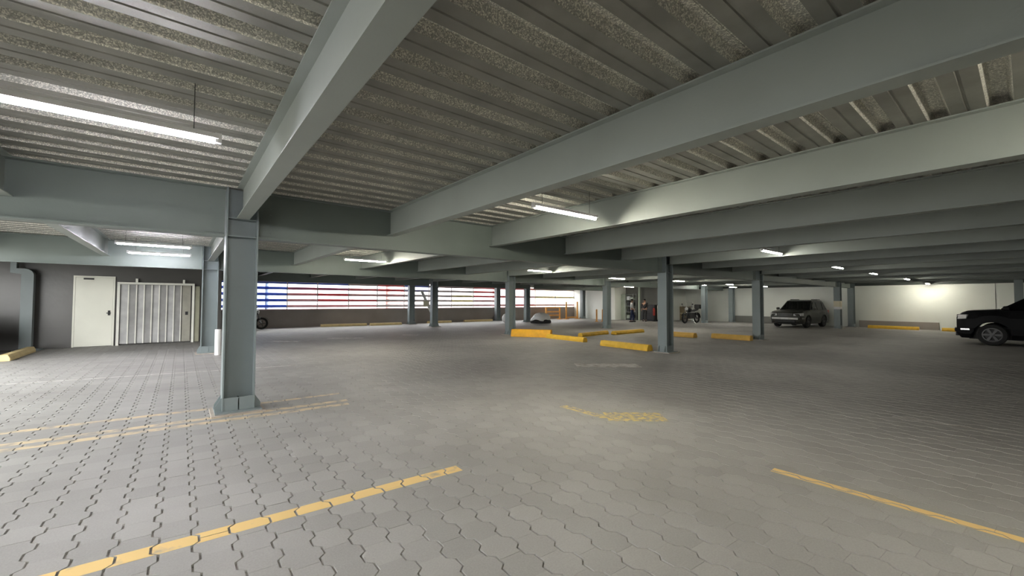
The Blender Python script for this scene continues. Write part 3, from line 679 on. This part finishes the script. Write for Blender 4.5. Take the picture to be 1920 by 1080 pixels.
def car(name, label, loc, rz, paint_, L=4.5, W=1.84, H=1.68, hood=1.0, belt=1.08, r=.35, fo=.88, ro=.95, wsb=1.25, roof0=1.95, tail=.25, nose_h=.8, group=None):
    """x forward. fo/ro: front/rear axle distance from bumper; wsb: windscreen base behind nose; roof0: where the roof starts"""
    t = empty(name, loc, rz); tag(t, label, 'car', group); hw = W / 2; xf = L / 2; xr = -L / 2
    axf, axr = xf - fo, xr + ro; ar = r * 1.17
    xs_ = sorted(set([round(v, 4) for v in list(np.linspace(xr, xf, 40)) + [axf + ar * math.cos(a) for a in np.linspace(0, math.pi, 13)] + [axr + ar * math.cos(a) for a in np.linspace(0, math.pi, 13)]]))
    rings = []
    for x in xs_:
        zb = .24 if abs(x) < xf - .12 else .24 + (abs(x) - xf + .12) * 1.2
        for ax in (axf, axr):
            if abs(x - ax) < ar: zb = max(zb, r + math.sqrt(max(0, ar * ar - (x - ax) ** 2)) * 1.0)
        u = xf - x
        if u < wsb:
            zt = nose_h + (hood - nose_h) * min(1, (u / .28)) ** .5 + (belt - hood) * (u / wsb)
        elif x > xr + .12: zt = belt + .02 * (u - wsb) / L
        else: zt = belt - (xr + .12 - x) * 1.0
        e = min(1, min(u, x - xr) / .5); ww = hw * (.86 + .14 * math.sqrt(max(0, 1 - (1 - e) ** 2)))
        zm = max(zb + .03, .62); zt = max(zt, zm + .05)
        half = [(ww * .93, zb), (ww * .985, zb + (zm - zb) * .4), (ww, zm), (ww * .985, zm + (zt - zm) * .55), (ww * .93, zt - .02), (ww * .8, zt + .015), (ww * .4, zt + .035)]
        rings.append([(x, p[0], p[1]) for p in half] + [(x, -p[0], p[1]) for p in half[::-1]])
    MB().loft(rings).build('body', paint_, t, smooth=False)
    MB().box(xr + .3, xf - .3, -hw * .62, hw * .62, .2, .62).build('underbody', PLASTIC, t)
    # cabin
    xb0, xt0, xt1, xb1 = xf - wsb, xf - roof0, xr + tail + .35, xr + tail
    tw, bw = hw * .74, hw * .93
    prf = [(xb0, belt - .03, bw), (xt0, H - .05, tw), (xt0 - .35, H, tw * .98), ((xt0 + xt1) / 2, H + .01, tw * .98), (xt1, H - .04, tw * .95), (xb1, belt - .03, bw * .95)]
    L_ = [(p[0], p[2], p[1]) for p in prf]; R_ = [(p[0], -p[2], p[1]) for p in prf]; n = len(prf)
    cb = MB(); cb.add(L_ + R_, [tuple(range(n)), tuple(range(2 * n - 1, n - 1, -1))] + [(i, i + 1, n + i + 1, n + i) for i in range(n - 1)])
    cb.build('cabin', paint_, t, bevel=0)
    def sidepoint(x, z, s_, off=.012):
        f_ = (z - belt) / (H - belt); y = bw + (tw - bw) * f_; return (x, s_ * (y + off), z)
    zl, zh = belt + .02, H - .14
    def xw(z): return xb0 + (xt0 - xb0) * (z - belt) / (H - .05 - belt)
    def xq(z): return xb1 + (xt1 - xb1) * (z - belt) / (H - .04 - belt)
    mid = xf - wsb - (L - wsb - tail) * .40; mid2 = xr + tail + .75
    for s_ in (-1, 1):
        segs = [(xw(zl) - .12, xw(zh) - .1, mid + .03, mid + .03), (mid - .03, mid - .03, mid2 + .05, mid2 + .0), (mid2 - .03, mid2 - .08, xq(zl) + .14, xq(zh) + .1)]
        for (a, b_, c, d_) in segs:
            v = [sidepoint(a, zl, s_), sidepoint(b_, zh, s_), sidepoint(d_, zh, s_), sidepoint(c, zl, s_)]; v2 = [sidepoint(p[0], p[2], s_, -.01) for p in v]
            MB().add(v + v2, [(0, 1, 2, 3), (7, 6, 5, 4), (0, 4, 5, 1), (1, 5, 6, 2), (2, 6, 7, 3), (3, 7, 4, 0)]).build('side_window', GLASS, t)
        MB().box(xb0 - .28, xb0 - .1, min(s_ * (hw + .02), s_ * (hw + .17)), max(s_ * (hw + .02), s_ * (hw + .17)), belt + .0, belt + .15).build('mirror', paint_, t, bevel=.03)
        MB().box(xb0 - .22, xb0 - .16, min(s_ * (hw - .08), s_ * (hw + .03)), max(s_ * (hw - .08), s_ * (hw + .03)), belt + .02, belt + .06).build('mirror_arm', PLASTIC, t)
        MB().box(mid - .25, mid - .08, min(s_ * (hw - .02), s_ * (hw + .025)), max(s_ * (hw - .02), s_ * (hw + .025)), .86, .89).build('door_handle', CHROME, t)
        # headlamp wraps the corner
        hz0, hz1 = nose_h - .08, nose_h + .08
        k_ = 1.15 if H > 1.8 else 1
        hl = MB(); hl.loft([[(xf - .02, s_ * hw * .50, hz0), (xf + .02, s_ * hw * .50, hz0), (xf + .005, s_ * hw * .50, hz1 - .03), (xf - .06, s_ * hw * .50, hz1 - .03)],
                            [(xf - .14, s_ * hw * .84, hz0), (xf - .03, s_ * hw * .93, hz0), (xf - .06, s_ * hw * .93, hz1), (xf - .16, s_ * hw * .84, hz1)],
                            [(xf - .24 * k_, s_ * hw * .94, hz0 + .02), (xf - .22 * k_, s_ * hw * 1.004, hz0 + .02), (xf - .24 * k_, s_ * hw * .998, hz1 + .01), (xf - .28 * k_, s_ * hw * .93, hz1 + .01)]])
        hl.build('headlamp', LAMPGLASS, t)
        MB().box(xf - .34, xf - .1, min(s_ * hw * .93, s_ * hw * 1.0), max(s_ * hw * .93, s_ * hw * 1.0), .53, .60).build('fog_lamp_trim', CHROME, t, bevel=.01)
        MB().box(xr - .01, xr + .12, min(s_ * hw * .62, s_ * hw * .9), max(s_ * hw * .62, s_ * hw * .9), belt - .25, belt - .02).build('tail_lamp', RED, t)
        MB().box(xt1 + .1, xt0 - .25, s_ * tw * .86 - .02, s_ * tw * .86 + .02, H + .015, H + .05).build('roof_rail', PLASTIC, t)
        for ax in (axf, axr): wheel(t, ax, s_ * (hw - .13), r, .23, s_)
    # windscreen and rear glass
    for (xa, za, xc, zc, nm, sg) in ((xb0, belt, xt0, H - .06, 'windscreen', 1), (xb1, belt + .05, xt1, H - .06, 'rear_window', -1)):
        f0, f1 = .08, .92; A = (xa + (xc - xa) * f0, za + (zc - za) * f0); B = (xa + (xc - xa) * f1, za + (zc - za) * f1); o_ = .014 * sg
        ya, yb_ = bw * .9, tw * .93
        v = [(A[0] + o_, -ya, A[1] + .012), (A[0] + o_, ya, A[1] + .012), (B[0] + o_, yb_, B[1] + .012), (B[0] + o_, -yb_, B[1] + .012)]; v2 = [(p[0] - .03 * sg, p[1], p[2] - .02) for p in v]
        MB().add(v + v2, [(0, 1, 2, 3), (7, 6, 5, 4), (0, 4, 5, 1), (1, 5, 6, 2), (2, 6, 7, 3), (3, 7, 4, 0)]).build(nm, GLASS, t)
    MB().box(xf - .05, xf + .02, -hw * .46, hw * .46, nose_h - .14, nose_h + .08).build('grille', PLASTIC, t, bevel=.01)
    gl = MB()
    for z in (nose_h - .09, nose_h - .02, nose_h + .05): gl.box(xf + .0, xf + .028, -hw * .44, hw * .44, z - .008, z + .008)
    gl.build('grille_bar', CHROME, t)
    MB().box(xf - .16, xf + .06, -hw * .86, hw * .86, .46, .60).build('front_bumper', paint_, t, bevel=.03)
    MB().box(xf - .1, xf + .045, -hw * .6, hw * .6, .30, .45).build('air_intake', PLASTIC, t, bevel=.01)
    if paint_ is SILVERCAR: MB().box(xf + .03, xf + .09, -hw * .78, hw * .78, .50, .62).build('bumper_trim', RIM_B, t, bevel=.015)
    MB().box(xf + .09, xf + .1, -.2, .2, .50, .60).build('number_plate', WHITEPL, t)
    return t
car('parked_car', 'dark silver-grey sport utility car facing the camera before the white end wall', (30.75, 9.12, 0), math.pi + R(-5), SILVERCAR, L=4.1, W=1.84, H=1.68, hood=.98, belt=1.06)
car('parked_car', 'large black car cut off by the right edge, seen from its side', (23.88, -.68, 0), R(90), BLACKCAR, L=4.85, W=1.95, H=1.86, hood=1.2, belt=1.28, r=.385, fo=.88, ro=1.1, wsb=1.05, roof0=1.8, nose_h=1.02)
car('parked_car', 'black car at the left edge behind the pale wheel stop, only its nose showing', (-6.25, 17.1, 0), 0, BLACKCAR, L=4.5, W=1.84, H=1.7, hood=1.02, belt=1.1)

def motorcycle(label, loc, rz):
    t = empty('motorcycle', loc, rz); tag(t, label, 'motorcycle', None)
    for nm, x in (('front_wheel', .68), ('rear_wheel', -.66)):
        b = MB(); N, n2, Rr, rr = 24, 8, .26, .055; v = []; f = []
        for i in range(N):
            for j in range(n2):
                a, c = 2 * math.pi * i / N, 2 * math.pi * j / n2; q = Rr + rr * math.cos(c); v.append((q * math.cos(a), rr * math.sin(c), q * math.sin(a)))
                f.append((i * n2 + j, ((i + 1) % N) * n2 + j, ((i + 1) % N) * n2 + (j + 1) % n2, i * n2 + (j + 1) % n2))
        b.add(v, f); wo = b.build(nm, RUBBER, t, smooth=True, loc=(x, 0, .315))
        s_ = MB()
        for k in range(5): a = k * 2 * math.pi / 5; s_.tube((0, 0, 0), (.23 * math.cos(a), 0, .23 * math.sin(a)), .014, n=6)
        s_.tube((0, -.06, 0), (0, .06, 0), .035, n=10); s_.lathe([(.205, -.02), (.225, -.02), (.225, .02), (.205, .02)], axis='y', n=20); s_.build('spokes', RIM, wo)
    for s_ in (-.09, .09): MB().tube((.68, s_, .315), (.42, s_, .98), .022, n=8).build('fork', CHROME, t)
    MB().tube((.36, -.36, 1.05), (.42, 0, 1.0), .014, n=8).tube((.42, 0, 1.0), (.36, .36, 1.05), .014, n=8).build('handlebar', PLASTIC, t)
    for s_ in (-1, 1):
        MB().tube((.36, s_ * .3, 1.04), (.4, s_ * .36, 1.2), .008, n=6).build('mirror_stem', PLASTIC, t); MB().sphere((.4, s_ * .37, 1.22), .06, (.3, 1, .7)).build('mirror', PLASTIC, t)
    MB().sphere((.22, 0, .84), .2, (1.35, .75, .75), 14, 10).build('fuel_tank', BLACKCAR, t, smooth=True)
    MB().loft([[(x, -w_, z), (x, w_, z), (x, w_ * .9, z + .08), (x, -w_ * .9, z + .08)] for x, w_, z in ((.08, .1, .76), (-.2, .14, .74), (-.5, .13, .8), (-.78, .08, .86))]).build('seat', DARKCLOTH, t, bevel=.01)
    MB().box(-.28, .3, -.13, .13, .3, .68).build('engine', PLASTIC, t, bevel=.03)
    MB().tube((.1, -.15, .32), (-.85, -.16, .42), .045, .055, n=10).build('exhaust', CHROME, t)
    MB().sphere((.5, 0, .92), .11, (.7, 1, 1)).build('headlight', LAMPGLASS, t, smooth=True)
    MB().box(-1.0, -.68, -.2, .2, .92, 1.2).build('top_case', PLASTIC, t, bevel=.04)
    MB().tube((-.66, .09, .315), (-.1, .09, .45), .02, n=8).tube((-.66, -.09, .315), (-.1, -.09, .45), .02, n=8).build('swingarm', PLASTIC, t)
    fm = MB(); fr = [[(x, -.055, z), (x, .055, z)] for x, z in [(.68 + .36 * math.cos(a), .315 + .36 * math.sin(a)) for a in np.linspace(.5, 2.6, 8)]]
    fm.loft(fr, closed=False, caps=False).build('front_fender', BLACKCAR, t)
    fm = MB(); fr = [[(x, -.07, z), (x, .07, z)] for x, z in [(-.66 + .37 * math.cos(a), .315 + .37 * math.sin(a)) for a in np.linspace(.6, 3.1, 8)]]
    fm.loft(fr, closed=False, caps=False).build('rear_fender', BLACKCAR, t)
    MB().tube((0, .12, .3), (-.05, .26, .0), .014, n=6).build('kickstand', CHROME, t)
    return t
motorcycle('black motorcycle parked near the end wall beside a column', (28.7, 15.25, 0), R(176)).scale = (1.1, 1.1, 1.12)
motorcycle('black motorcycle almost hidden behind the near column, only a wheel showing', (2.66, 25.3, 0), R(5))

# ------------------------------------------------------------------ people
def skin_mesh(name, verts, edges, radii, m_, parent, root=0, sub=1):
    me = bpy.data.meshes.new(name); me.from_pydata(verts, edges, []); me.materials.append(m_)
    o = bpy.data.objects.new(name, me); COL.objects.link(o); o.parent = parent
    sm = o.modifiers.new('skin', 'SKIN'); sm.use_smooth_shade = True
    if not me.skin_vertices: me.attributes  # layer is made by the modifier
    sv = me.skin_vertices[0].data
    for i, r_ in enumerate(radii): sv[i].radius = (r_, r_); sv[i].use_root = (i == root)
    if sub: o.modifiers.new('sub', 'SUBSURF').levels = sub; o.modifiers['sub'].render_levels = sub
    return o
def person(label, loc, rz, shirt, pants, stride=.12, armf=.25):
    t = empty('person', loc, rz); tag(t, label, 'person')
    # body (skin) one continuous figure: pelvis root, legs, torso, neck, head, arms, hands with fingers
    V = [(0, 0, .93), (0, 0, 1.15), (0, 0, 1.36), (0, 0, 1.47), (.01, 0, 1.56), (.015, 0, 1.66)]; Rr = [.12, .11, .12, .05, .08, .085]; E_ = [(0, 1), (1, 2), (2, 3), (3, 4), (4, 5)]
    hands = []
    for s_ in (-1, 1):
        k = len(V); f_ = stride * s_
        V += [(f_ * .2, s_ * .1, .86), (f_ + .03, s_ * .1, .48), (f_ - .02, s_ * .11, .09), (f_ + .13, s_ * .12, .035)]; Rr += [.085, .058, .042, .035]; E_ += [(0, k), (k, k + 1), (k + 1, k + 2), (k + 2, k + 3)]
        k = len(V); a_ = armf * (1 if s_ > 0 else .15)
        V += [(0, s_ * .18, 1.40), (-.02 + a_ * .3, s_ * .23, 1.13), (a_ * .9 + .03, s_ * .22, .93 + a_ * .35)]; Rr += [.052, .04, .028]; E_ += [(2, k), (k, k + 1), (k + 1, k + 2)]
        wr = V[-1]; k = len(V); V += [(wr[0] + .02, wr[1], wr[2] - .07)]; Rr += [.028]; E_ += [(k - 1, k)]; palm = k
        for q, ln in enumerate((.065, .075, .07, .055)):
            k = len(V); yy = (q - 1.5) * .017; V += [(wr[0] + .03 + yy, wr[1], wr[2] - .09), (wr[0] + .035 + yy, wr[1] - s_ * .012, wr[2] - .09 - ln)]; Rr += [.009, .007]; E_ += [(palm, k), (k, k + 1)]
        k = len(V); V += [(wr[0] + .06, wr[1] - s_ * .015, wr[2] - .09)]; Rr += [.009]; E_ += [(palm, k)]
    skin_mesh('body', V, E_, Rr, SKIN, t)
    # shirt
    V = [(0, 0, .92), (0, 0, 1.1), (0, 0, 1.3), (0, 0, 1.43)]; Rr = [.148, .142, .155, .075]; E_ = [(0, 1), (1, 2), (2, 3)]
    for s_ in (-1, 1):
        k = len(V); a_ = armf * (1 if s_ > 0 else .15); V += [(0, s_ * .18, 1.40), (-.02 + a_ * .3, s_ * .23, 1.13), (a_ * .8 + .02, s_ * .222, .96 + a_ * .33)]; Rr += [.072, .056, .042]; E_ += [(2, k), (k, k + 1), (k + 1, k + 2)]
    skin_mesh('shirt', V, E_, Rr, shirt, t)
    V = [(0, 0, .97), (0, 0, .88)]; Rr = [.15, .14]; E_ = [(0, 1)]
    for s_ in (-1, 1):
        k = len(V); f_ = stride * s_; V += [(f_ * .2, s_ * .1, .8), (f_ + .03, s_ * .1, .48), (f_ - .02, s_ * .11, .1)]; Rr += [.1, .08, .065]; E_ += [(1, k), (k, k + 1), (k + 1, k + 2)]
        b = MB(); b.box(-.09, .2, -.05, .05, 0, .09).build('shoe', PLASTIC, t, bevel=.02, loc=(f_ - .02, s_ * .11, 0))
    skin_mesh('trousers', V, E_, Rr, pants, t)
    MB().sphere((-.005, 0, 1.665), .105, (1, .86, .9)).build('hair', HAIR, t, smooth=True)
    MB().sphere((.09, 0, 1.60), .02, (1, .7, 1), 8, 6).build('nose', SKIN, t)
    for s_ in (-1, 1): MB().sphere((.082, s_ * .032, 1.625), .012, (1, 1, 1), 8, 6).build('eye', WHITEPL, t); MB().sphere((.01, s_ * .088, 1.6), .025, (.7, .4, 1.2), 8, 6).build('ear', SKIN, t)
    MB().box(.085, .096, -.025, .025, 1.555, 1.563).build('mouth', RED, t)
    return t
person('person in a white shirt and navy trousers standing before the shelf rack', (26.6, 18.75, 0), R(-40), SHIRT, NAVY)
person('person in dark clothes standing before the dark cabinet', (28.4, 18.85, 0), R(200), DARKCLOTH, DARKCLOTH, stride=.05)
